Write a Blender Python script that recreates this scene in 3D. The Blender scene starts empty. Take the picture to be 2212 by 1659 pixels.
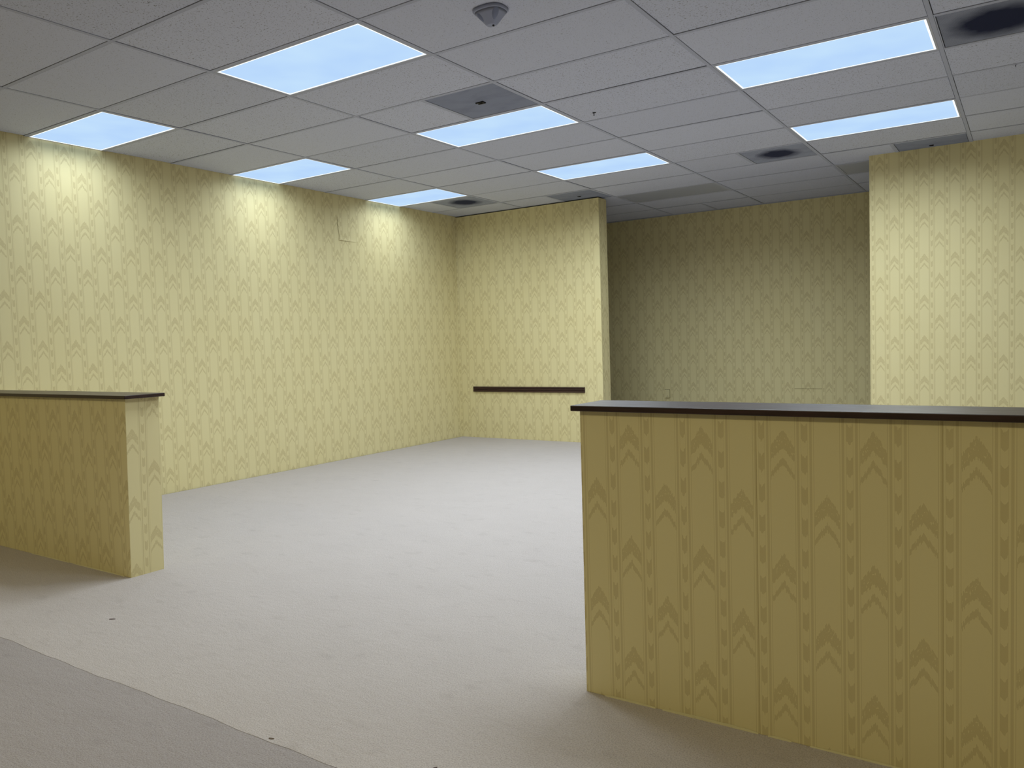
import bpy, bmesh, math, random
from mathutils import Matrix, Vector

rnd = random.Random(7)
scene = bpy.context.scene
COL = scene.collection

# ------------------------------------------------------------------ camera
CEIL = 2.926                      # ceiling height (m)
CAM = Vector((6.555, -3.037, 1.253))
YAW, PITCH, ROLL = -0.586, -0.0540, -0.0312
FPX = 1694.3                      # focal length in pixels of a 2212 px wide frame


def make_camera():
    f = Vector((math.sin(YAW) * math.cos(PITCH), math.cos(YAW) * math.cos(PITCH), math.sin(PITCH)))
    r0 = Vector((math.cos(YAW), -math.sin(YAW), 0))
    u0 = r0.cross(f)
    r = r0 * math.cos(ROLL) + u0 * math.sin(ROLL)
    u = -r0 * math.sin(ROLL) + u0 * math.cos(ROLL)
    cd = bpy.data.cameras.new('camera')
    cd.sensor_fit = 'HORIZONTAL'
    cd.sensor_width = 36.0
    cd.lens = FPX / 2212.0 * 36.0
    cd.clip_start = 0.05
    co = bpy.data.objects.new('camera', cd)
    COL.objects.link(co)
    m = Matrix((r, u, -f)).transposed().to_4x4()
    m.translation = CAM
    co.matrix_world = m
    scene.camera = co


make_camera()

# ------------------------------------------------------------------ world, exposure
world = bpy.data.worlds.new('world')
scene.world = world
world.use_nodes = True
world.node_tree.nodes['Background'].inputs[0].default_value = (0.02, 0.02, 0.022, 1)
world.node_tree.nodes['Background'].inputs[1].default_value = 1.0
vs = scene.view_settings
vs.view_transform = 'Standard'
vs.look = 'None'
vs.gamma = 1.0
vs.use_curve_mapping = False
vs.exposure = 0.0
scene.cycles.adaptive_threshold = 0.05
scene.cycles.max_bounces = 6
scene.cycles.diffuse_bounces = 3
scene.cycles.glossy_bounces = 2
scene.cycles.transmission_bounces = 0
scene.cycles.caustics_reflective = False
scene.cycles.caustics_refractive = False

LAMP_WATTS = 31.0                 # each lit ceiling panel
LAMP_COLOR = (0.83, 0.925, 1.0)
WALL_ROW_WATTS = 11.0             # the three narrower panels along the left wall
LAMP_SPREAD = math.radians(166)   # prismatic lens cuts off the grazing light
FILL_LAMP_WATTS = 14.5
FILL_LAMP_COLOR = (1.0, 0.87, 0.49)   # unseen panels added as warm fill for the near side


# ------------------------------------------------------------------ helpers
def srgb(r, g, b):
    def c(x):
        x /= 255.0
        return x / 12.92 if x <= 0.04045 else ((x + 0.055) / 1.055) ** 2.4
    return (c(r), c(g), c(b), 1.0)


def obj(name, mesh, mat=None, parent=None, loc=None):
    o = bpy.data.objects.new(name, mesh)
    COL.objects.link(o)
    if mat is not None and len(mesh.materials) == 0:
        mesh.materials.append(mat)
    if parent is not None:
        o.parent = parent
    if loc is not None:
        o.location = loc
    return o


def empty(name, loc=(0, 0, 0), rz=0.0):
    o = bpy.data.objects.new(name, None)
    o.empty_display_size = 0.1
    COL.objects.link(o)
    o.location = loc
    o.rotation_euler = (0, 0, rz)
    return o


def tag(o, label=None, cat=None, group=None, kind=None):
    if label:
        o['label'] = label
    if cat:
        o['category'] = cat
    if group:
        o['group'] = group
    if kind:
        o['kind'] = kind
    return o


def mesh_from(name, verts, faces, uvs=None, smooth=False):
    me = bpy.data.meshes.new(name)
    me.from_pydata(verts, [], faces)
    if uvs is not None:
        lay = me.uv_layers.new(name='UVMap')
        k = 0
        for fuv in uvs:
            for uv in fuv:
                lay.data[k].uv = uv
                k += 1
    if smooth:
        for p in me.polygons:
            p.use_smooth = True
    me.update()
    return me


def bm_box(bm, x0, x1, y0, y1, z0, z1):
    v = [bm.verts.new(p) for p in ((x0, y0, z0), (x1, y0, z0), (x1, y1, z0), (x0, y1, z0),
                                   (x0, y0, z1), (x1, y0, z1), (x1, y1, z1), (x0, y1, z1))]
    fs = []
    for q in ((0, 3, 2, 1), (4, 5, 6, 7), (0, 1, 5, 4), (1, 2, 6, 5), (2, 3, 7, 6), (3, 0, 4, 7)):
        fs.append(bm.faces.new([v[i] for i in q]))
    return v, fs


def box_mesh(name, x0, x1, y0, y1, z0, z1, bevel=0.0, seg=1):
    bm = bmesh.new()
    bm_box(bm, x0, x1, y0, y1, z0, z1)
    if bevel > 0:
        bmesh.ops.bevel(bm, geom=list(bm.edges), offset=bevel, segments=seg, affect='EDGES', profile=0.5)
    bmesh.ops.recalc_face_normals(bm, faces=bm.faces)
    me = bpy.data.meshes.new(name)
    bm.to_mesh(me)
    bm.free()
    return me


def paper_box(name, x0, x1, y0, y1, z0, z1, ph_x, ph_y, x0b=None, x1b=None):
    """Papered block: faces along X carry (X, z) uv, faces along Y carry (Y, z) uv.
    ph_x / ph_y = (position, height) of one chevron tip on those faces."""
    a0 = x0 if x0b is None else x0b
    a1 = x1 if x1b is None else x1b
    V = [(a0, y0, z0), (a1, y0, z0), (a1, y1, z0), (a0, y1, z0), (x0, y0, z1), (x1, y0, z1), (x1, y1, z1), (x0, y1, z1)]
    F = [(0, 3, 2, 1), (4, 5, 6, 7), (0, 1, 5, 4), (1, 2, 6, 5), (2, 3, 7, 6), (3, 0, 4, 7)]
    uvs = []
    for k, f in enumerate(F):
        l = []
        for i in f:
            p = V[i]
            if k in (2, 4):
                l.append((p[0] - ph_x[0], p[2] - ph_x[1]))
            elif k in (3, 5):
                l.append((p[1] - ph_y[0], p[2] - ph_y[1]))
            else:
                l.append((p[0], p[1]))
        uvs.append(l)
    return mesh_from(name, V, F, uvs)


# ------------------------------------------------------------------ node helpers
class NT:
    def __init__(self, name):
        self.mat = bpy.data.materials.new(name)
        self.mat.use_nodes = True
        self.t = self.mat.node_tree
        self.t.nodes.clear()
        self.out = self.t.nodes.new('ShaderNodeOutputMaterial')
        self.bsdf = self.t.nodes.new('ShaderNodeBsdfPrincipled')
        self.t.links.new(self.bsdf.outputs[0], self.out.inputs[0])

    def n(self, typ, **kw):
        nd = self.t.nodes.new(typ)
        for k, v in kw.items():
            setattr(nd, k, v)
        return nd

    def l(self, a, b):
        self.t.links.new(a, b)

    def m(self, op, a, b=None, c=None):
        nd = self.n('ShaderNodeMath', operation=op)
        for i, x in enumerate((a, b, c)):
            if x is None:
                continue
            if isinstance(x, (int, float)):
                nd.inputs[i].default_value = x
            else:
                self.l(x, nd.inputs[i])
        return nd.outputs[0]

    def mix(self, fac, a, b):
        nd = self.n('ShaderNodeMix', data_type='RGBA')
        for sock, x in ((nd.inputs[0], fac), (nd.inputs[6], a), (nd.inputs[7], b)):
            if isinstance(x, (int, float)):
                sock.default_value = x
            elif isinstance(x, tuple):
                sock.default_value = x
            else:
                self.l(x, sock)
        return nd.outputs[2]

    def noise(self, vec, scale, detail=2.0, rough=0.5):
        nd = self.n('ShaderNodeTexNoise')
        nd.inputs['Scale'].default_value = scale
        nd.inputs['Detail'].default_value = detail
        nd.inputs['Roughness'].default_value = rough
        if vec is not None:
            self.l(vec, nd.inputs['Vector'])
        return nd.outputs['Fac']

    def ramp(self, fac, a, b):
        nd = self.n('ShaderNodeMapRange')
        self.l(fac, nd.inputs[0])
        nd.inputs[1].default_value = a
        nd.inputs[2].default_value = b
        return nd.outputs[0]

    def mapping(self, vec, scale=(1, 1, 1), rot=(0, 0, 0)):
        nd = self.n('ShaderNodeMapping')
        nd.inputs['Scale'].default_value = scale
        nd.inputs['Rotation'].default_value = rot
        self.l(vec, nd.inputs[0])
        return nd.outputs[0]

    def coord(self, which):
        return self.n('ShaderNodeTexCoord').outputs[which]

    def bump(self, h, strength, dist):
        nd = self.n('ShaderNodeBump')
        nd.inputs['Strength'].default_value = strength
        nd.inputs['Distance'].default_value = dist
        self.l(h, nd.inputs['Height'])
        self.l(nd.outputs[0], self.bsdf.inputs['Normal'])

    def base(self, x):
        s = self.bsdf.inputs['Base Color']
        if isinstance(x, tuple):
            s.default_value = x
        else:
            self.l(x, s)

    def set(self, **kw):
        for k, v in kw.items():
            self.bsdf.inputs[k.replace('_', ' ')].default_value = v


def plain(name, col, rough=0.6, spec=0.3):
    t = NT(name)
    t.base(col)
    t.set(Roughness=rough)
    t.bsdf.inputs['Specular IOR Level'].default_value = spec
    return t.mat


# ------------------------------------------------------------------ materials
PW = 0.12625        # one column of the wallpaper
PT = 0.3815         # vertical repeat


def wallpaper_material():
    t = NT('chevron wallpaper')
    uv = t.n('ShaderNodeUVMap', uv_map='UVMap').outputs[0]
    sep = t.n('ShaderNodeSeparateXYZ')
    t.l(uv, sep.inputs[0])
    U, V = sep.outputs[0], sep.outputs[1]
    idx = t.m('FLOOR', t.m('ADD', t.m('DIVIDE', U, PW), 0.5))
    d = t.m('ABSOLUTE', t.m('SUBTRACT', U, t.m('MULTIPLY', idx, PW)))
    par = t.m('FLOORED_MODULO', idx, 2.0)
    vv = t.m('ADD', V, t.m('MULTIPLY', par, PT / 2))
    # ragged, stepped edges
    wn = t.n('ShaderNodeTexWhiteNoise', noise_dimensions='2D')
    comb = t.n('ShaderNodeCombineXYZ')
    t.l(t.m('FLOOR', t.m('DIVIDE', U, 0.0026)), comb.inputs[0])
    t.l(t.m('FLOOR', t.m('DIVIDE', vv, PT)), comb.inputs[1])
    t.l(comb.outputs[0], wn.inputs['Vector'])
    rag = t.m('MULTIPLY', t.m('SUBTRACT', wn.outputs['Value'], 0.5), 0.011)
    drop = t.m('FLOORED_MODULO', t.m('MULTIPLY', vv, -1.0), PT)
    ds = t.m('ADD', drop, rag)
    inside = t.m('LESS_THAN', d, 0.0352)

    def band(lo0, lok, hi0, hik):
        a = t.m('GREATER_THAN', ds, t.m('ADD', t.m('MULTIPLY', d, lok), lo0))
        b = t.m('LESS_THAN', ds, t.m('ADD', t.m('MULTIPLY', d, hik), hi0))
        return t.m('MULTIPLY', t.m('MULTIPLY', a, b), inside)
    chev1 = band(0.004, 1.50, 0.060, 1.13)
    chev2 = band(0.087, 1.50, 0.110, 1.30)
    # light flecks inside the broad chevron
    sc = t.mapping(uv, (260, 110, 1))
    fl = t.m('GREATER_THAN', t.noise(sc, 1.0, 1.0), 0.635)
    e1 = t.m('SUBTRACT', ds, t.m('MULTIPLY', d, 1.45))
    fb = t.m('MULTIPLY', t.m('GREATER_THAN', e1, 0.016), t.m('LESS_THAN', e1, 0.040))
    chev1 = t.m('MULTIPLY', chev1, t.m('SUBTRACT', 1.0, t.m('MULTIPLY', fl, fb)))
    line = t.m('LESS_THAN', t.m('ABSOLUTE', t.m('SUBTRACT', d, 0.0363)), 0.0008)
    stripe = t.m('LESS_THAN', t.m('ABSOLUTE', t.m('SUBTRACT', d, 0.0448)), 0.0036)
    # centre stripe with light tongues
    med = t.m('GREATER_THAN', d, 0.0536)
    e = t.m('DIVIDE', t.m('SUBTRACT', PW / 2, d), PW / 2 - 0.0536)      # 0 centre .. 1 edge
    P = PT / 4
    shift = t.m('MULTIPLY', t.m('SUBTRACT', 1.0, e), 0.012)
    q = t.m('FLOORED_MODULO', t.m('SUBTRACT', t.m('MULTIPLY', t.m('ADD', vv, t.m('ADD', 0.031, t.m('MULTIPLY', rag, 0.6))), -1.0), shift), P)
    tongue = t.m('MULTIPLY', t.m('LESS_THAN', q, 0.045), t.m('LESS_THAN', e, 0.93))
    medm = t.m('MULTIPLY', med, t.m('SUBTRACT', 1.0, tongue))
    mask = t.m('MAXIMUM', t.m('MAXIMUM', chev1, chev2), t.m('MAXIMUM', line, t.m('MAXIMUM', t.m('MULTIPLY', stripe, 0.92), medm)))
    # paper ground with slight age mottling
    big = t.noise(uv, 1.3, 3.0)
    ground = t.mix(big, WP_A, WP_B)
    dark = t.mix(big, WP_DA, WP_DB)
    t.base(t.mix(mask, ground, dark))
    t.set(Roughness=0.62)
    t.bsdf.inputs['Specular IOR Level'].default_value = 0.25
    return t.mat


WP_A = srgb(228, 217, 168)
WP_B = srgb(223, 210, 157)
WP_DA = srgb(213, 200, 152)
WP_DB = srgb(207, 192, 140)
M_PAPER = wallpaper_material()


def tile_material(name, coarse):
    t = NT(name)
    oc = t.coord('Object')
    info = t.n('ShaderNodeObjectInfo')
    off = t.n('ShaderNodeVectorMath', operation='ADD')
    sc = t.n('ShaderNodeVectorMath', operation='SCALE')
    cmb = t.n('ShaderNodeCombineXYZ')
    t.l(info.outputs['Random'], cmb.inputs[0])
    t.l(info.outputs['Random'], cmb.inputs[1])
    t.l(cmb.outputs[0], sc.inputs[0])
    sc.inputs['Scale'].default_value = 37.0
    t.l(oc, off.inputs[0])
    t.l(sc.outputs[0], off.inputs[1])
    vec = off.outputs[0]
    warp = t.n('ShaderNodeTexNoise')
    warp.inputs['Scale'].default_value = 60
    t.l(vec, warp.inputs['Vector'])
    wv = t.n('ShaderNodeVectorMath', operation='SCALE')
    t.l(warp.outputs['Color'], wv.inputs[0])
    wv.inputs['Scale'].default_value = 0.022
    va = t.n('ShaderNodeVectorMath', operation='ADD')
    t.l(vec, va.inputs[0])
    t.l(wv.outputs[0], va.inputs[1])
    m1 = t.mapping(va.outputs[0], (110, 135, 110) if coarse else (155, 178, 155), (0, 0, 0.5))
    pits = t.ramp(t.noise(m1, 1.0, 1.5), 0.60 if coarse else 0.615, 0.69 if coarse else 0.70)
    fine = t.noise(vec, 420, 2.0)
    base = t.mix(info.outputs['Random'], srgb(208, 212, 230), srgb(202, 206, 224))
    base = t.mix(t.m('MULTIPLY', fine, 0.25), base, srgb(158, 161, 172))
    t.base(t.mix(t.m('MULTIPLY', pits, 0.62 if coarse else 0.5), base, srgb(88, 84, 80)))
    t.set(Roughness=0.95)
    t.bsdf.inputs['Specular IOR Level'].default_value = 0.1
    return t.mat


M_TILE = tile_material('ceiling tile fine', False)
M_TILE_C = tile_material('ceiling tile fissured', True)
M_TEE = plain('painted grid steel', srgb(180, 184, 201), 0.7, 0.1)
M_SLAB = plain('plenum backing', srgb(120, 116, 110), 0.9)
M_WHITE = plain('fixture white enamel', srgb(192, 194, 204), 0.6, 0.15)


def diffuser_material():
    t = NT('lit acrylic diffuser')
    t.base((0.0, 0.0, 0.0, 1))
    t.set(Roughness=0.6)
    n = t.noise(t.coord('Object'), 2.2, 2.0)
    col = t.mix(n, srgb(172, 206, 254), srgb(206, 235, 255))
    t.l(col, t.bsdf.inputs['Emission Color'])
    t.bsdf.inputs['Emission Strength'].default_value = 0.98
    t.bsdf.inputs['Specular IOR Level'].default_value = 0.0
    return t.mat


M_DIFF = diffuser_material()


def emit(name, col, s):
    t = NT(name)
    t.base((0, 0, 0, 1))
    t.bsdf.inputs['Emission Color'].default_value = col
    t.bsdf.inputs['Emission Strength'].default_value = s
    t.bsdf.inputs['Specular IOR Level'].default_value = 0.0
    return t.mat


M_HALO = emit('diffuser halo', srgb(246, 252, 255), 1.3)  # camera halo around the bright panels, built as an emissive border
for _m in (M_DIFF, M_HALO):
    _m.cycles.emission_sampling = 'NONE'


def unlit_material():
    t = NT('unlit acrylic diffuser')
    t.base(srgb(164, 170, 186))
    t.set(Roughness=0.35)
    return t.mat


M_UNLIT = unlit_material()


def grille_material(name, duct_shade, strength, base_rgb, holes=0.6):
    """Perforated steel face: staggered holes, and the dim duct mouth behind them painted as a dark disc."""
    t = NT(name)
    oc = t.coord('Object')
    sep = t.n('ShaderNodeSeparateXYZ')
    t.l(oc, sep.inputs[0])
    X, Y = sep.outputs[0], sep.outputs[1]
    pitch = 0.0075
    row = t.m('FLOOR', t.m('DIVIDE', Y, pitch))
    xs = t.m('ADD', X, t.m('MULTIPLY', t.m('FLOORED_MODULO', row, 2.0), pitch / 2))
    fx = t.m('SUBTRACT', t.m('FLOORED_MODULO', xs, pitch), pitch / 2)
    fy = t.m('SUBTRACT', t.m('FLOORED_MODULO', Y, pitch), pitch / 2)
    r = t.m('SQRT', t.m('ADD', t.m('MULTIPLY', fx, fx), t.m('MULTIPLY', fy, fy)))
    hole = t.m('LESS_THAN', r, pitch * 0.30)
    col = t.mix(t.m('MULTIPLY', hole, holes), srgb(*base_rgb), srgb(46, 50, 66))
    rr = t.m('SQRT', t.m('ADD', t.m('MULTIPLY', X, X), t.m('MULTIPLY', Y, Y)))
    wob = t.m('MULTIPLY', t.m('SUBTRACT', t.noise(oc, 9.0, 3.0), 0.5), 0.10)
    ring = t.ramp(t.m('ADD', rr, wob), duct_shade * 1.45, duct_shade * 0.75)  # shade inside the duct, put into the face colour
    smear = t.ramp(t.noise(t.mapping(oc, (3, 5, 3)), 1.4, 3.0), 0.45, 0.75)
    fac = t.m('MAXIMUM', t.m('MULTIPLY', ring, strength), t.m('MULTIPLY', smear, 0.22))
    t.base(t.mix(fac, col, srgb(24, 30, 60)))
    t.set(Roughness=0.8)
    t.bsdf.inputs['Specular IOR Level'].default_value = 0.08
    return t.mat


M_GR_DUCT = grille_material('grille with painted duct shade', 0.155, 0.93, (168, 174, 194))
M_GR_DUCT_WIDE = grille_material('grille with wide painted duct shade', 0.20, 0.97, (152, 157, 174))
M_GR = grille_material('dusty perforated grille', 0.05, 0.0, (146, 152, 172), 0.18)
M_DARK = plain('dark metal', srgb(34, 33, 36), 0.5)
M_VOID = plain('dark gap', srgb(20, 19, 18), 0.9)


def wood_material(name, stretch, gloss, c0, c1):
    t = NT(name)
    oc = t.coord('Object')
    m = t.mapping(oc, stretch)
    g = t.noise(m, 1.0, 5.0, 0.6)
    g2 = t.noise(t.mapping(oc, tuple(s * 4 for s in stretch)), 1.0, 3.0)
    f = t.m('MULTIPLY', t.m('ADD', g, g2), 0.5)
    t.base(t.mix(t.ramp(f, 0.3, 0.7), c0, c1))
    t.l(t.m('ADD', t.m('MULTIPLY', g2, 0.25), gloss), t.bsdf.inputs['Roughness'])
    t.bump(g2, 0.15, 0.001)
    return t.mat


M_WOOD = wood_material('dark stained cap wood', (2.5, 40, 40), 0.22, srgb(30, 18, 16), srgb(58, 34, 30))
M_RAIL = wood_material('dark stained rail wood', (3, 60, 60), 0.30, srgb(38, 22, 19), srgb(66, 38, 32))


def carpet_material(name, ca, cb, stain):
    t = NT(name)
    oc = t.coord('Object')
    big = t.noise(oc, 0.55, 3.0)
    mid = t.noise(t.mapping(oc, (2.2, 4.0, 1), (0, 0, 0.5)), 1.5, 4.0, 0.6)
    col = t.mix(t.ramp(t.m('ADD', t.m('MULTIPLY', big, 0.5), t.m('MULTIPLY', mid, 0.5)), 0.3, 0.7), ca, cb)
    # nap marks left by feet
    nap = t.ramp(t.noise(t.mapping(oc, (7, 13, 1), (0, 0, 0.35)), 1.0, 2.0), 0.60, 0.78)
    col = t.mix(t.m('MULTIPLY', nap, 0.22), col, stain)
    sp = t.ramp(t.noise(t.mapping(oc, (1.1, 1.6, 1)), 2.0, 5.0, 0.65), 0.66, 0.82)
    col = t.mix(t.m('MULTIPLY', sp, 0.30), col, stain)
    pile = t.noise(oc, 190, 2.0, 0.75)
    col = t.mix(t.m('MULTIPLY', t.ramp(pile, 0.42, 0.66), 0.55), col, stain)
    t.base(col)
    t.set(Roughness=1.0)
    t.bsdf.inputs['Specular IOR Level'].default_value = 0.05
    t.bsdf.inputs['Sheen Weight'].default_value = 0.15
    lump = t.noise(t.mapping(oc, (18, 40, 1), (0, 0, 0.3)), 1.0, 1.0)
    h = t.m('ADD', pile, t.m('MULTIPLY', lump, 0.8))
    t.bump(h, 0.7, 0.007)
    return t.mat


M_CARPET = carpet_material('beige carpet', srgb(204, 195, 190), srgb(196, 187, 182), srgb(146, 136, 130))
M_CARPET_D = carpet_material('beige carpet brushed the other way', srgb(178, 170, 168), srgb(170, 162, 160), srgb(127, 119, 116))

# ------------------------------------------------------------------ setting
XW, XE = 0.169, 9.6            # left wall, unseen right side
YN, YF = -7.0, 7.336           # unseen near end, far wall
YB = 5.337                     # wall stub at the back of the room
YG = 5.272                     # right-hand wall
SX = 2.297                     # free end of the stub
GX = 5.244                     # free end of the right-hand wall
YH0, YH1 = -0.630, -0.430      # half walls
SEAM = -1.446                  # carpet seam

floor = obj('floor', box_mesh('floor', XW - 0.2, XE + 0.2, YN - 0.2, YF + 0.2, -0.2, -0.012), plain('bare subfloor', srgb(58, 48, 36), 0.9))
tag(floor, 'pale beige carpeted floor running through the whole empty room', None, None, 'structure')


def carpet_piece(name, x0, x1, y0, y1, mat, wav0=0.0, wav1=0.0):
    n = 120
    vs_, fs = [], []
    for k in range(n + 1):
        x = x0 + (x1 - x0) * k / n
        a = 0.5 * math.sin(x * 5.1) + 0.35 * math.sin(x * 13.7 + 1) + 0.3 * math.sin(x * 31 + 2)
        ya, yb = y0 + wav0 * a, y1 + wav1 * a
        vs_ += [(x, ya, -0.011), (x, ya, 0.0), (x, yb, 0.0), (x, yb, -0.011)]
    for k in range(n):
        b = 4 * k
        for j in range(3):
            fs.append((b + j, b + 4 + j, b + 5 + j, b + j + 1))
    me = mesh_from(name, vs_, fs)
    return obj(name, me, mat, floor)


c1 = carpet_piece('carpet_section', XW + 0.006, XE + 0.1, SEAM, YF + 0.1, M_CARPET, wav0=0.007)
tag(c1, 'pale beige carpet beyond the seam')
c2 = carpet_piece('carpet_section', XW + 0.006, XE + 0.1, YN - 0.1, SEAM - 0.002, M_CARPET_D, wav1=0.007)
tag(c2, 'slightly darker carpet on the near side of the seam')

PERX = 2 * PW
wl = obj('wall_left', paper_box('wall_left', XW - 0.15, XW, YN, YF + 0.15, -0.01, CEIL + 0.1, (0, 0), (0.033, 0.2375)), M_PAPER)
tag(wl, 'long wall on the left in cream chevron-striped wallpaper', None, None, 'structure')
wb = obj('wall_back', paper_box('wall_back', XW, SX, YB, YB + 0.2, -0.01, CEIL - 0.012, (0.492, 0.2185), (YB + 0.10, 0.12)), M_PAPER)
tag(wb, 'short wall stub at the back corner in cream chevron wallpaper', None, None, 'structure')
wf = obj('wall_far', paper_box('wall_far', XW, XE, YF, YF + 0.15, -0.01, CEIL + 0.1, (2.166, 0.2505), (0, 0)), M_PAPER)
tag(wf, 'dim far wall of the unlit recess in chevron wallpaper', None, None, 'structure')
wr = obj('wall_right', paper_box('wall_right', GX, XE, YG, YG + 0.2, -0.01, CEIL + 0.004, (5.334, 0.2445), (YG + 0.05, 0.1)), M_PAPER)
tag(wr, 'brightly lit wall on the right in cream chevron wallpaper', None, None, 'structure')
wn_ = obj('wall_near', paper_box('wall_near', XW - 0.15, XE, YN - 0.15, YN, -0.01, CEIL + 0.1, (0, 0), (0, 0)), M_PAPER)
tag(wn_, 'papered wall behind the viewpoint, outside the photograph', None, None, 'structure')
we = obj('wall_east', paper_box('wall_east', XE, XE + 0.15, YN, YF + 0.15, -0.01, CEIL + 0.1, (0, 0), (0, 0)), M_PAPER)
tag(we, 'papered side wall to the right, outside the photograph', None, None, 'structure')

# wallpaper blisters and creases on the walls
def papered_patch(name, parent, plane, pts, lift, phase):
    """thin sheet of the same paper standing a little off the wall; plane 'x' or 'y'"""
    vs_, uvs = [], []
    for a, z, h in pts:
        off = lift * h + 0.0006
        if plane == 'x':
            vs_.append((XW + off, a, z))
        else:
            vs_.append((a, YF - off, z))
        uvs.append((a - phase[0], z - phase[1]))
    n = len(pts)
    f = [tuple(range(n))]
    if plane == 'y':
        pass
    me = mesh_from(name, vs_, f, [uvs])
    return obj(name, me, M_PAPER, parent)


PHL = (0.033, 0.2375)
for quad in (((3.202, 2.70, 0.3), (3.210, 2.56, 1), (3.36, 2.58, 0.1), (3.36, 2.72, 0)),
             ((3.210, 2.56, 1), (3.226, 2.47, 0.6), (3.36, 2.47, 0.2), (3.36, 2.58, 0.1)),
             ((3.222, 2.47, 0.6), (3.216, 2.433, 1.3), (3.36, 2.430, 0.8), (3.36, 2.47, 0.2)),
             ((3.36, 2.47, 0.2), (3.36, 2.430, 0.8), (3.49, 2.430, 0.2), (3.49, 2.47, 0))):
    papered_patch('lifted_paper', wl, 'x', quad, 0.005, PHL)
cr = obj('paper_crease', box_mesh('paper_crease', 4.02, 4.355, YF - 0.003, YF, 0.5345, 0.5385, 0.001), plain('scuffed crease line', srgb(120, 108, 72)), wf)  # darker scuff line along the crease
tag(cr, 'horizontal crease in the wallpaper')

# ------------------------------------------------------------------ ceiling
TX, TY = 1.2192, 0.6096
ceil = obj('ceiling', box_mesh('ceiling', XW - 0.15, XE + 0.15, YN - 0.15, YF + 0.15, CEIL + 0.022, CEIL + 0.12), M_SLAB)
tag(ceil, 'suspended ceiling of grey fissured tiles in a painted steel grid', None, None, 'structure')

LIT = [(0, 0), (0, 3), (0, 6), (2, 0), (2, 3), (2, 6), (4, 3), (4, 6), (4, 0)]
UNLIT = [(2, 9), (4, 9)]
FILL_PANELS = [(0, -6), (2, -6), (4, -6), (6, -6)]  # added out of view to brighten the half-wall fronts and near floor
VENTS = [(2.5, 2), (0.5, 7), (1.5, 8), (3.5, 7), (4.5, 8), (5, 3)]
special = set(LIT) | set(UNLIT) | set(FILL_PANELS)
vent_cells = {(int(i), j): i for i, j in VENTS}
COARSE = {(1, 0), (2, 2), (1, 3), (3, 3), (5, 3), (5, 4), (5, 5), (5, 2), (4, 4), (6, 4), (2, -2)}
G = 0.012 + 0.002            # half tee + groove

tile_cache = {}


def tile_mesh(w, h):
    k = (round(w, 4), round(h, 4))
    if k not in tile_cache:
        tile_cache[k] = box_mesh('ceiling_tile', -w / 2, w / 2, -h / 2, h / 2, 0, 0.016, 0.0015)
    return tile_cache[k]


def add_tile(x0, x1, y0, y1, coarse):
    w, h = x1 - x0, y1 - y0
    if w < 0.03 or h < 0.03:
        return
    me = tile_mesh(w, h)
    o = bpy.data.objects.new('ceiling_tile', me)
    COL.objects.link(o)
    if not me.materials:
        me.materials.append(M_TILE)
    o.material_slots[0].link = 'OBJECT'
    o.material_slots[0].material = M_TILE_C if coarse else M_TILE
    o.parent = ceil
    o.location = ((x0 + x1) / 2 + rnd.uniform(-.0012, .0012), (y0 + y1) / 2 + rnd.uniform(-.0012, .0012), CEIL + rnd.uniform(0.0005, 0.003))
    o.rotation_euler = (rnd.uniform(-.003, .003), rnd.uniform(-.0015, .0015), rnd.uniform(-.0008, .0008))


I0, I1, J0, J1 = 0, 7, -11, 12
NTX = XE - 0.005


def solid_at(x, y):
    return False


for i in range(I0, I1 + 1):
    for j in range(J0, J1 + 1):
        if (i, j) in special:
            continue
        x0, x1 = i * TX + G, (i + 1) * TX - G
        y0, y1 = j * TY + G, (j + 1) * TY - G
        x0, x1 = max(x0, XW + 0.004), min(x1, XE - 0.004)
        y0, y1 = max(y0, YN + 0.004), min(y1, YF - 0.026)
        if x1 - x0 < 0.03 or y1 - y0 < 0.03:
            continue
        if (i, j) in vent_cells:
            hx = (i + 0.5) * TX
            if abs(vent_cells[(i, j)] - i) < 0.01:
                x0 = hx + G
            else:
                x1 = hx - G
        coarse = (i, j) in COARSE or rnd.random() < 0.16
        if (i, j) == (2, 11):            # this cell is cut by an extra tee
            hx = (i + 0.5) * TX
            add_tile(x0, hx - G, y0, y1, coarse)
            x0 = hx + G
        add_tile(x0, x1, y0, y1, coarse)


def tee(x0, x1, y0, y1, along):
    n = 'main_tee' if along == 'y' else 'cross_tee'
    z0 = CEIL - 0.002 if along == 'y' else CEIL - 0.0012
    obj(n, box_mesh(n, x0, x1, y0, y1, z0, CEIL + 0.003, 0.0006), M_TEE, ceil)


for i in range(I0 + 1, I1 + 1):
    x = i * TX
    tee(x - 0.012, x + 0.012, YN + 0.01, YF - 0.002, 'y')
cross_cache = {}
for i in range(I0, I1 + 1):
    for j in range(J0, J1 + 1):
        y = j * TY
        if y > YF - 0.05 or y < YN + 0.05:
            continue
        x0, x1 = max(i * TX + 0.0125, XW + 0.002), min((i + 1) * TX - 0.0125, XE - 0.002)
        w = round(x1 - x0, 4)
        if w not in cross_cache:
            cross_cache[w] = box_mesh('cross_tee', -w / 2, w / 2, -0.012, 0.012, -0.0012, 0.003, 0.0006)
            cross_cache[w].materials.append(M_TEE)
        obj('cross_tee', cross_cache[w], None, ceil, ((x0 + x1) / 2, y, CEIL))
for (i, j) in list(vent_cells) + [(2, 11)]:
    x = (i + 0.5) * TX
    me = box_mesh('cross_tee', -0.012, 0.012, -TY / 2 + 0.0125, TY / 2 - 0.0125, -0.0012, 0.003, 0.0006)
    obj('cross_tee', me, M_TEE, ceil, (x, (j + 0.5) * TY, CEIL))
trim = obj('trim_1', box_mesh('trim_1', SX - 1.2, GX + 1.2, YF - 0.024, YF + 0.004, CEIL - 0.004, CEIL + 0.004), M_TEE)
tag(trim, 'thin painted wall angle where the far wall meets the ceiling', None, None, 'structure')

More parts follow.
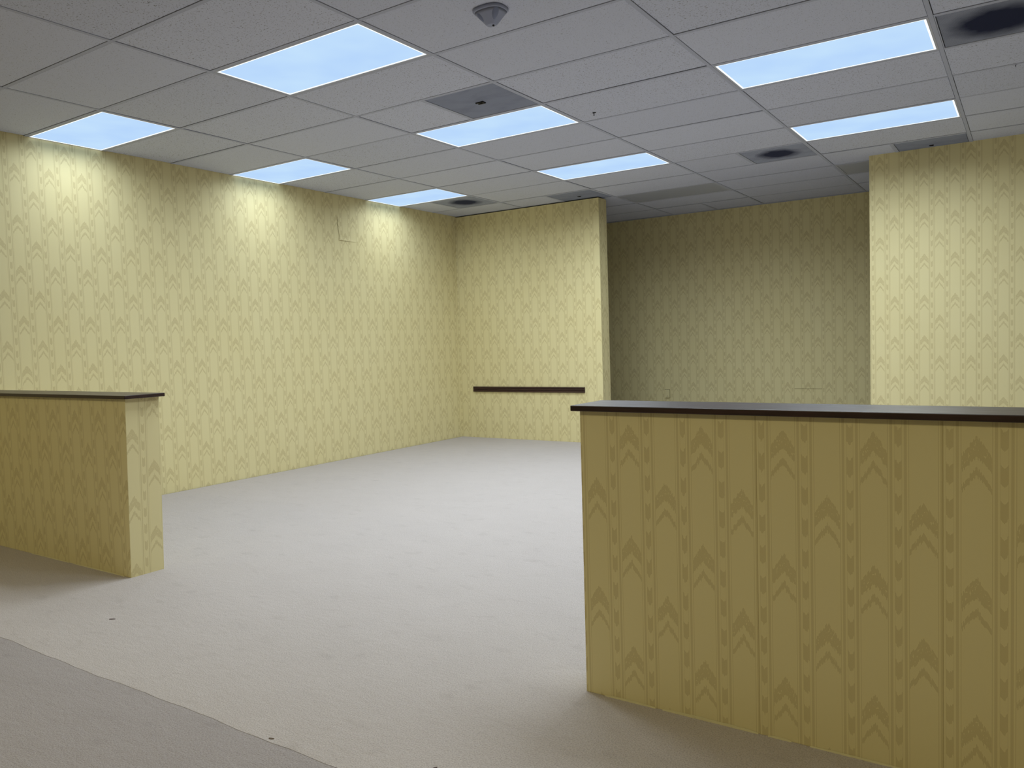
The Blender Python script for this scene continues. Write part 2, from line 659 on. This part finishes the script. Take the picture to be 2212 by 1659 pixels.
# ------------------------------------------------------------------ ceiling lights
light_labels = {
    (0, 0): 'lit panel flush against the left wall, nearest of the three along it',
    (0, 3): 'lit panel flush against the left wall, middle of the three along it',
    (0, 6): 'lit panel flush against the left wall, farthest one beside a dark-centred vent',
    (2, 0): 'largest lit ceiling panel, nearest one at the upper left',
    (2, 3): 'lit ceiling panel touching the grey square vent with a latch',
    (2, 6): 'lit ceiling panel in the middle, in front of the short back wall',
    (4, 3): 'large lit ceiling panel at the upper right beside the dark-centred vent',
    (4, 6): 'narrow-looking lit ceiling panel in front of the right-hand wall',
    (4, 0): 'lit ceiling panel just above the top edge of the picture',
    (2, 9): 'unlit grey ceiling panel over the mouth of the dark recess',
    (4, 9): 'unlit grey ceiling panel half hidden behind the right-hand wall',
    (0, -6): 'added warm fill panel outside the picture, against the left wall',
    (2, -6): 'added warm fill panel outside the picture, left of the viewpoint',
    (4, -6): 'added warm fill panel outside the picture, above the viewpoint',
    (6, -6): 'added warm fill panel outside the picture, right of the viewpoint',
}


def ceiling_light(i, j, lit, watts, color=LAMP_COLOR):
    x0, x1 = max(i * TX + 0.013, XW + 0.003), (i + 1) * TX - 0.013
    y0, y1 = j * TY + 0.013, (j + 1) * TY - 0.013
    cx, cy = (x0 + x1) / 2, (y0 + y1) / 2
    w, h = x1 - x0, y1 - y0
    r = empty('ceiling_light', (cx, cy, CEIL))
    tag(r, light_labels[(i, j)], 'ceiling light', 'recessed ceiling light panels')
    # enamel door frame as four bars around the lens
    fr = 0.012
    bm = bmesh.new()
    left = 0.0005 if i == 0 else fr
    for a in ((-w / 2, w / 2, -h / 2, -h / 2 + fr), (-w / 2, w / 2, h / 2 - fr, h / 2),
              (-w / 2, -w / 2 + left, -h / 2 + fr, h / 2 - fr), (w / 2 - fr, w / 2, -h / 2 + fr, h / 2 - fr)):
        bm_box(bm, a[0], a[1], a[2], a[3], -0.001, 0.012)
    me = bpy.data.meshes.new('frame')
    bm.to_mesh(me)
    bm.free()
    obj('frame', me, M_WHITE, r)
    ix0, ix1, iy0, iy1 = -w / 2 + left + .0005, w / 2 - fr - .0005, -h / 2 + fr + .0005, h / 2 - fr - .0005
    if lit:
        e = 0.011
        l = obj('diffuser', box_mesh('diffuser', ix0 + e, ix1 - e, iy0 + e, iy1 - e, 0.002, 0.010), M_DIFF, r)
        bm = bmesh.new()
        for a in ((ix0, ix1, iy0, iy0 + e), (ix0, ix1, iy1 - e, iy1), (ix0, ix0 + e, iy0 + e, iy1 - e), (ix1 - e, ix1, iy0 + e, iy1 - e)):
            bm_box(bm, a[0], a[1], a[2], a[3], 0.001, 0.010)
        me = bpy.data.meshes.new('halo_rim')
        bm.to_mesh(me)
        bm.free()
        rim = obj('halo_rim', me, M_HALO, l)
        tag(rim, 'white halo around the diffuser, built as a glowing rim')
        ld = bpy.data.lights.new('lamp', 'AREA')
        ld.shape = 'RECTANGLE'
        ld.size = w - 0.02
        ld.size_y = h - 0.02
        ld.energy = watts * (w / 1.19)
        ld.color = color
        ld.spread = LAMP_SPREAD
        lo = bpy.data.objects.new('lamp', ld)
        COL.objects.link(lo)
        lo.parent = r
        lo.location = (0, 0, -0.006)
        if i == 0:                       # tubes sit away from the wall in the cut-off housings
            ld.size = w - 0.20
            lo.location.x = 0.085
    else:
        obj('diffuser', box_mesh('diffuser', ix0, ix1, iy0, iy1, 0.002, 0.010), M_UNLIT, r)
    return r


for (i, j) in LIT:
    ceiling_light(i, j, True, WALL_ROW_WATTS if i == 0 else LAMP_WATTS * (0.85 if i == 4 else 1.25 if j == 6 else 1.0))
for (i, j) in FILL_PANELS:
    ceiling_light(i, j, True, FILL_LAMP_WATTS * (1.15 if i >= 4 else 1.0), FILL_LAMP_COLOR)
for (i, j) in UNLIT:
    ceiling_light(i, j, False, 0)

# ------------------------------------------------------------------ ceiling vents
vent_labels = {
    (2.5, 2): ('grey square ceiling vent with a small latch touching a lit panel', M_GR, True),
    (0.5, 7): ('square ceiling vent with duct shade painted as a black spot in the far left corner', M_GR_DUCT, False),
    (1.5, 8): ('smudged grey ceiling vent above the top of the short back wall', M_GR, True),
    (3.5, 7): ('square ceiling vent with duct shade painted as a black spot near the recess, right of centre', M_GR_DUCT, False),
    (4.5, 8): ('narrow strip of pale grey vent cut off by the right-hand wall', M_GR, True),
    (5, 3): ('perforated ceiling vent with wide painted duct shade in the upper right corner', M_GR_DUCT_WIDE, False),
}
for (i, j) in VENTS:
    label, mat, latch = vent_labels[(i, j)]
    x0, x1 = i * TX + 0.013, (i + 0.5) * TX - 0.013
    y0, y1 = j * TY + 0.013, (j + 1) * TY - 0.013
    cx, cy = (x0 + x1) / 2, (y0 + y1) / 2
    w, h = x1 - x0, y1 - y0
    if (i, j) == (4.5, 8):
        pass
    r = empty('ceiling_vent', (cx, cy, CEIL))
    tag(r, label, 'vent', 'square ceiling vents')
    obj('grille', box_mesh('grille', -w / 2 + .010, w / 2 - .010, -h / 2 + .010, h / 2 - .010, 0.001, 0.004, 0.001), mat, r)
    bm = bmesh.new()
    for a in ((-w / 2, w / 2, -h / 2, -h / 2 + .006), (-w / 2, w / 2, h / 2 - .006, h / 2),
              (-w / 2, -w / 2 + .006, -h / 2 + .006, h / 2 - .006), (w / 2 - .006, w / 2, -h / 2 + .006, h / 2 - .006)):
        bm_box(bm, a[0], a[1], a[2], a[3], -0.001, 0.008)
    me = bpy.data.meshes.new('frame')
    bm.to_mesh(me)
    bm.free()
    obj('frame', me, M_TEE if mat is not M_GR_DUCT_WIDE else M_TEE, r)
    if latch:
        bm = bmesh.new()
        s = 1.0 if i == 2.5 else 0.55
        bm_box(bm, -.045 * s, .012 * s, -.020 * s, -.010 * s, -0.007, 0.001)
        bm_box(bm, -.040 * s, .016 * s, .006 * s, .018 * s, -0.007, 0.001)
        bm_box(bm, .004 * s, .018 * s, -.020 * s, .018 * s, -0.007, 0.001)
        me = bpy.data.meshes.new('latch')
        bm.to_mesh(me)
        bm.free()
        obj('latch', me, M_DARK, r)

# ------------------------------------------------------------------ half walls
CAPZ0, CAPZ1 = 1.0045, 1.0240


def half_wall(name, x0, x1, x0b, x1b, label, ph_x, ph_y, seams, cap_x0, cap_x1):
    r = empty(name, ((x0 + x1) / 2, (YH0 + YH1) / 2, 0))
    tag(r, label, 'half wall', 'papered half walls')
    off = Vector(r.location)

    def put(o):
        o.location = -off
        return o
    core = obj('core', paper_box('core', x0, x1, YH0 + 0.001, YH1, -0.008, CAPZ0, ph_x, ph_y, x0b, x1b), M_PAPER, r)
    put(core)
    # drops of wallpaper on the front face
    for a, b in zip(seams[:-1], seams[1:]):
        ab = a + (x0b - x0) if a == x0 else a
        bb = b + (x1b - x1) if b == x1 else b
        s = obj('wallpaper_drop', paper_box('wallpaper_drop', a + .0006, b - .0006, YH0, YH0 + 0.0011, 0.0015, CAPZ0 - 0.0002, ph_x, ph_y, ab + .0006, bb - .0006), M_PAPER, r)
        put(s)
    cap = box_mesh('cap_board', cap_x0, cap_x1, YH0 - 0.024, YH1 + 0.016, CAPZ0, CAPZ1, 0.0025, 2)
    c = obj('cap_board', cap, M_WOOD, r)
    tag(c, 'dark brown stained wooden cap board')
    put(c)
    return r


hl = half_wall('half_wall', XW + 0.001, 2.403, XW + 0.001, 2.362,
               'papered half wall with dark wood cap standing against the left wall',
               (1.993, 0.751 - PT), (-0.597, 0.461 - PT), [XW + 0.001, 0.915, 1.42, 1.925, 2.403], XW + 0.001, 2.440)
hr = half_wall('half_wall', 5.238, 7.9, 5.236, 7.9,
               'papered half wall with dark wood cap in the right foreground',
               (5.929, 0.968 - 2 * PT), (-0.55, 0.2), [5.238, 5.850, 6.355, 6.860, 7.365, 7.9], 5.213, 7.93)

M_TORN = plain('torn paper backing', srgb(214, 205, 160), 0.9)


def torn_edge(root, x0, x1, h, seed):
    q = random.Random(seed)
    n = max(6, int((x1 - x0) / 0.012))
    vs_, fs = [], []
    for k in range(n + 1):
        tt = k / n
        x = x0 + (x1 - x0) * tt
        z = 0.003 + h * math.sin(math.pi * min(1, max(0.02, tt))) ** 0.6 * q.uniform(0.55, 1.0)
        vs_ += [(x, YH0 - 0.0010, z), (x, YH0 - 0.0030 - q.uniform(0, .0015), -0.001)]
    for k in range(n):
        fs.append((2 * k, 2 * k + 1, 2 * k + 3, 2 * k + 2))
    o = obj('torn_edge', mesh_from('torn_edge', vs_, fs), M_TORN, root)
    o.location = -Vector(root.location)
    tag(o, 'pale torn bottom edge of the wallpaper')


for k, (a, b, h) in enumerate(((5.31, 5.50, 0.0045), (5.525, 5.845, 0.008), (5.875, 5.945, 0.004), (6.00, 6.28, 0.003))):
    torn_edge(hr, a, b, h, k)
for k, (a, b, h) in enumerate(((1.25, 1.7, 0.003), (1.75, 2.3, 0.003))):
    torn_edge(hl, a, b, h, 20 + k)

# ------------------------------------------------------------------ chair rail on the back wall
def chair_rail():
    prof = [(0, 0), (0.016, 0), (0.020, 0.004), (0.020, 0.020), (0.014, 0.024), (0.014, 0.027), (0.021, 0.031), (0.021, 0.042),
            (0.014, 0.046), (0.014, 0.049), (0.020, 0.053), (0.020, 0.064), (0.016, 0.068), (0, 0.068)]
    n = len(prof)
    L = 1.662
    vs_, fs = [], []
    for x in (-L / 2, L / 2):
        for d, z in prof:
            vs_.append((x, -d, z))
    for k in range(n):
        k2 = (k + 1) % n
        fs.append((k, k2, n + k2, n + k))
    fs.append(tuple(range(n))[::-1])
    fs.append(tuple(range(n, 2 * n)))
    me = mesh_from('chair_rail', vs_, fs)
    bm = bmesh.new()
    bm.from_mesh(me)
    bmesh.ops.recalc_face_normals(bm, faces=bm.faces)
    bm.to_mesh(me)
    bm.free()
    o = obj('chair_rail', me, M_RAIL, None, (1.222, YB, 0.607))
    tag(o, 'dark brown grooved wooden rail fixed to the short back wall', 'rail')


chair_rail()

# ------------------------------------------------------------------ papered outlet plate on the far wall
r = empty('outlet_plate', (2.287, YF, 0.396))
tag(r, 'wallpapered blank outlet plate low on the dim far wall', 'wall plate')
obj('edge_gap', box_mesh('edge_gap', -0.0385, 0.0385, -0.003, 0.0, -0.0025, 0.1175), M_VOID, r)
pl = paper_box('cover', -0.036, 0.036, -0.012, -0.001, 0.0, 0.115, (2.166 - 2.287, 0.2505 - 0.396), (0, 0))
obj('cover', pl, M_PAPER, r)
for z in (0.020, 0.095):
    bm = bmesh.new()
    bmesh.ops.create_cone(bm, cap_ends=True, segments=12, radius1=0.004, radius2=0.003, depth=0.002, matrix=Matrix.Translation((0, -0.0128, z)) @ Matrix.Rotation(math.pi / 2, 4, 'X'))
    me = bpy.data.meshes.new('screw')
    bm.to_mesh(me)
    bm.free()
    obj('screw', me, M_TEE, r)

# ------------------------------------------------------------------ occupancy sensor on the ceiling
def sensor():
    mat = plain('sensor plastic', srgb(152, 158, 182), 0.5, 0.2)
    lens = plain('sensor lens', srgb(120, 128, 156), 0.3)
    root = empty('ceiling_sensor', (4.272, 0.312, CEIL))
    tag(root, 'small pale grey motion sensor with two oval lenses hanging from the ceiling', 'sensor')

    def sup(a, rx, ry, p=2.7):
        c, q = math.cos(a), math.sin(a)
        return Vector((rx * math.copysign(abs(c) ** (2 / p), c), ry * math.copysign(abs(q) ** (2 / p), q), 0))

    def ring(cx, cy, rx, ry, z, n=48):
        return [sup(2 * math.pi * k / n, rx, ry) + Vector((cx, cy, z)) for k in range(n)]

    def loft(name, rings, m):
        n = len(rings[0])
        vs_ = [tuple(p) for rg in rings for p in rg]
        fs = []
        for a in range(len(rings) - 1):
            for k in range(n):
                k2 = (k + 1) % n
                fs.append((a * n + k, a * n + k2, (a + 1) * n + k2, (a + 1) * n + k))
        fs.append(tuple(range(n))[::-1])
        fs.append(tuple((len(rings) - 1) * n + k for k in range(n)))
        me = mesh_from(name, vs_, fs)
        bm = bmesh.new()
        bm.from_mesh(me)
        bmesh.ops.recalc_face_normals(bm, faces=bm.faces)
        for f in bm.faces:
            f.smooth = len(f.verts) == 4
        bm.to_mesh(me)
        bm.free()
        return obj(name, me, m, root)
    loft('base_plate', [ring(0, 0, .088, .074, 0.001), ring(0, 0, .088, .074, -.009), ring(0, 0, .083, .069, -.014)], mat)
    T, B = (0, .002, .080, .066, -.014), (-.014, .026, .030, .026, -.060)

    def surf(a, t):
        c = [T[k] + (B[k] - T[k]) * t for k in range(5)]
        return sup(a, c[2], c[3]) + Vector((c[0], c[1], c[4])), Vector((c[0], c[1], c[4]))
    rings = [[surf(2 * math.pi * k / 48, t)[0] for k in range(48)] for t in (0, .25, .5, .75, 1.0)]
    rings.append(ring(-.014, .026, .024, .020, -.065))
    loft('body', rings, mat)
    for a0, da, t0, dt in ((math.radians(-38), 0.36, 0.42, 0.40), (math.radians(-128), 0.34, 0.46, 0.36)):
        vs_, fs = [], []
        nr, na = 5, 24
        for q in range(nr + 1):
            rr = q / nr
            for k in range(na):
                th = 2 * math.pi * k / na
                p, c = surf(a0 + da * rr * math.cos(th), t0 + dt * rr * math.sin(th))
                out = (p - c).normalized() + Vector((0, 0, -0.5))
                vs_.append(tuple(p + out.normalized() * (0.0006 + 0.006 * (1 - rr * rr))))
        for q in range(nr):
            for k in range(na):
                k2 = (k + 1) % na
                fs.append((q * na + k, q * na + k2, (q + 1) * na + k2, (q + 1) * na + k))
        obj('lens', mesh_from('lens', vs_, fs, smooth=True), lens, root)
    bm = bmesh.new()
    bm_box(bm, -.006, .002, .022, .030, -.071, -.063)
    me = bpy.data.meshes.new('indicator')
    bm.to_mesh(me)
    bm.free()
    obj('indicator', me, M_DARK, root)


sensor()

# ------------------------------------------------------------------ small hooks left in the ceiling
def hook(x, y, label, tilt, k=1.0):
    bm = bmesh.new()
    bm_box(bm, -.003 * k, .003 * k, -.003 * k, .003 * k, -.026 * k, 0.002)
    bm_box(bm, -.011 * k, .015 * k, -.0025 * k, .0025 * k, -.006 * k, -.001 * k)
    bmesh.ops.bevel(bm, geom=list(bm.edges), offset=0.0004, segments=1, affect='EDGES')
    me = bpy.data.meshes.new('ceiling_hook')
    bm.to_mesh(me)
    bm.free()
    o = obj('ceiling_hook', me, M_DARK, None, (x, y, CEIL))
    o.rotation_euler = (0, 0, tilt)
    tag(o, label, 'hook', 'small dark ceiling hooks')


hook(3.849, 2.248, 'tiny dark hook in the ceiling tile right of the latch vent', 0.4)
hook(6.463, 3.060, 'tiny dark hook in the ceiling at the right edge below the dark-centred vent', 0.2, 0.55)

# ------------------------------------------------------------------ litter on the carpet
def lint(x, y, L, W, rz, label, mat):
    vs_ = []
    n = 8
    for k in range(n + 1):
        tt = k / n
        ww = W * math.sin(math.pi * (0.08 + 0.84 * tt))
        xx = L * (tt - 0.5)
        zz = 0.002 + 0.001 * math.sin(math.pi * tt)
        vs_ += [(xx, -ww / 2, zz), (xx, ww / 2, zz), (xx, 0, zz + W * 0.25)]
    fs = []
    for k in range(n):
        b = 3 * k
        for (p, q) in ((0, 1), (1, 2), (2, 0)):
            fs.append((b + p, b + q, b + 3 + q, b + 3 + p))
    fs.append((0, 1, 2))
    fs.append((3 * n, 3 * n + 2, 3 * n + 1))
    o = obj('lint_bit', mesh_from('lint_bit', vs_, fs), mat, None, (x, y, -0.002))
    o.rotation_euler = (0, 0, rz)
    tag(o, label, 'litter', 'bits of litter on the carpet', 'thing')


M_LINT = plain('dark lint', srgb(92, 76, 74), 0.8)
M_CRUMB = plain('grey crumb', srgb(120, 108, 98), 0.9)
lint(2.932, -1.061, 0.030, 0.010, 0.58, 'dark sliver of lint on the carpet in front of the left half wall', M_LINT)
lint(4.518, -1.433, 0.020, 0.010, 0.3, 'small grey crumb lying on the carpet seam near the bottom edge', M_CRUMB)
lint(5.087, -1.302, 0.014, 0.008, 0.9, 'dark speck on the carpet at the bottom centre of the picture', M_LINT)
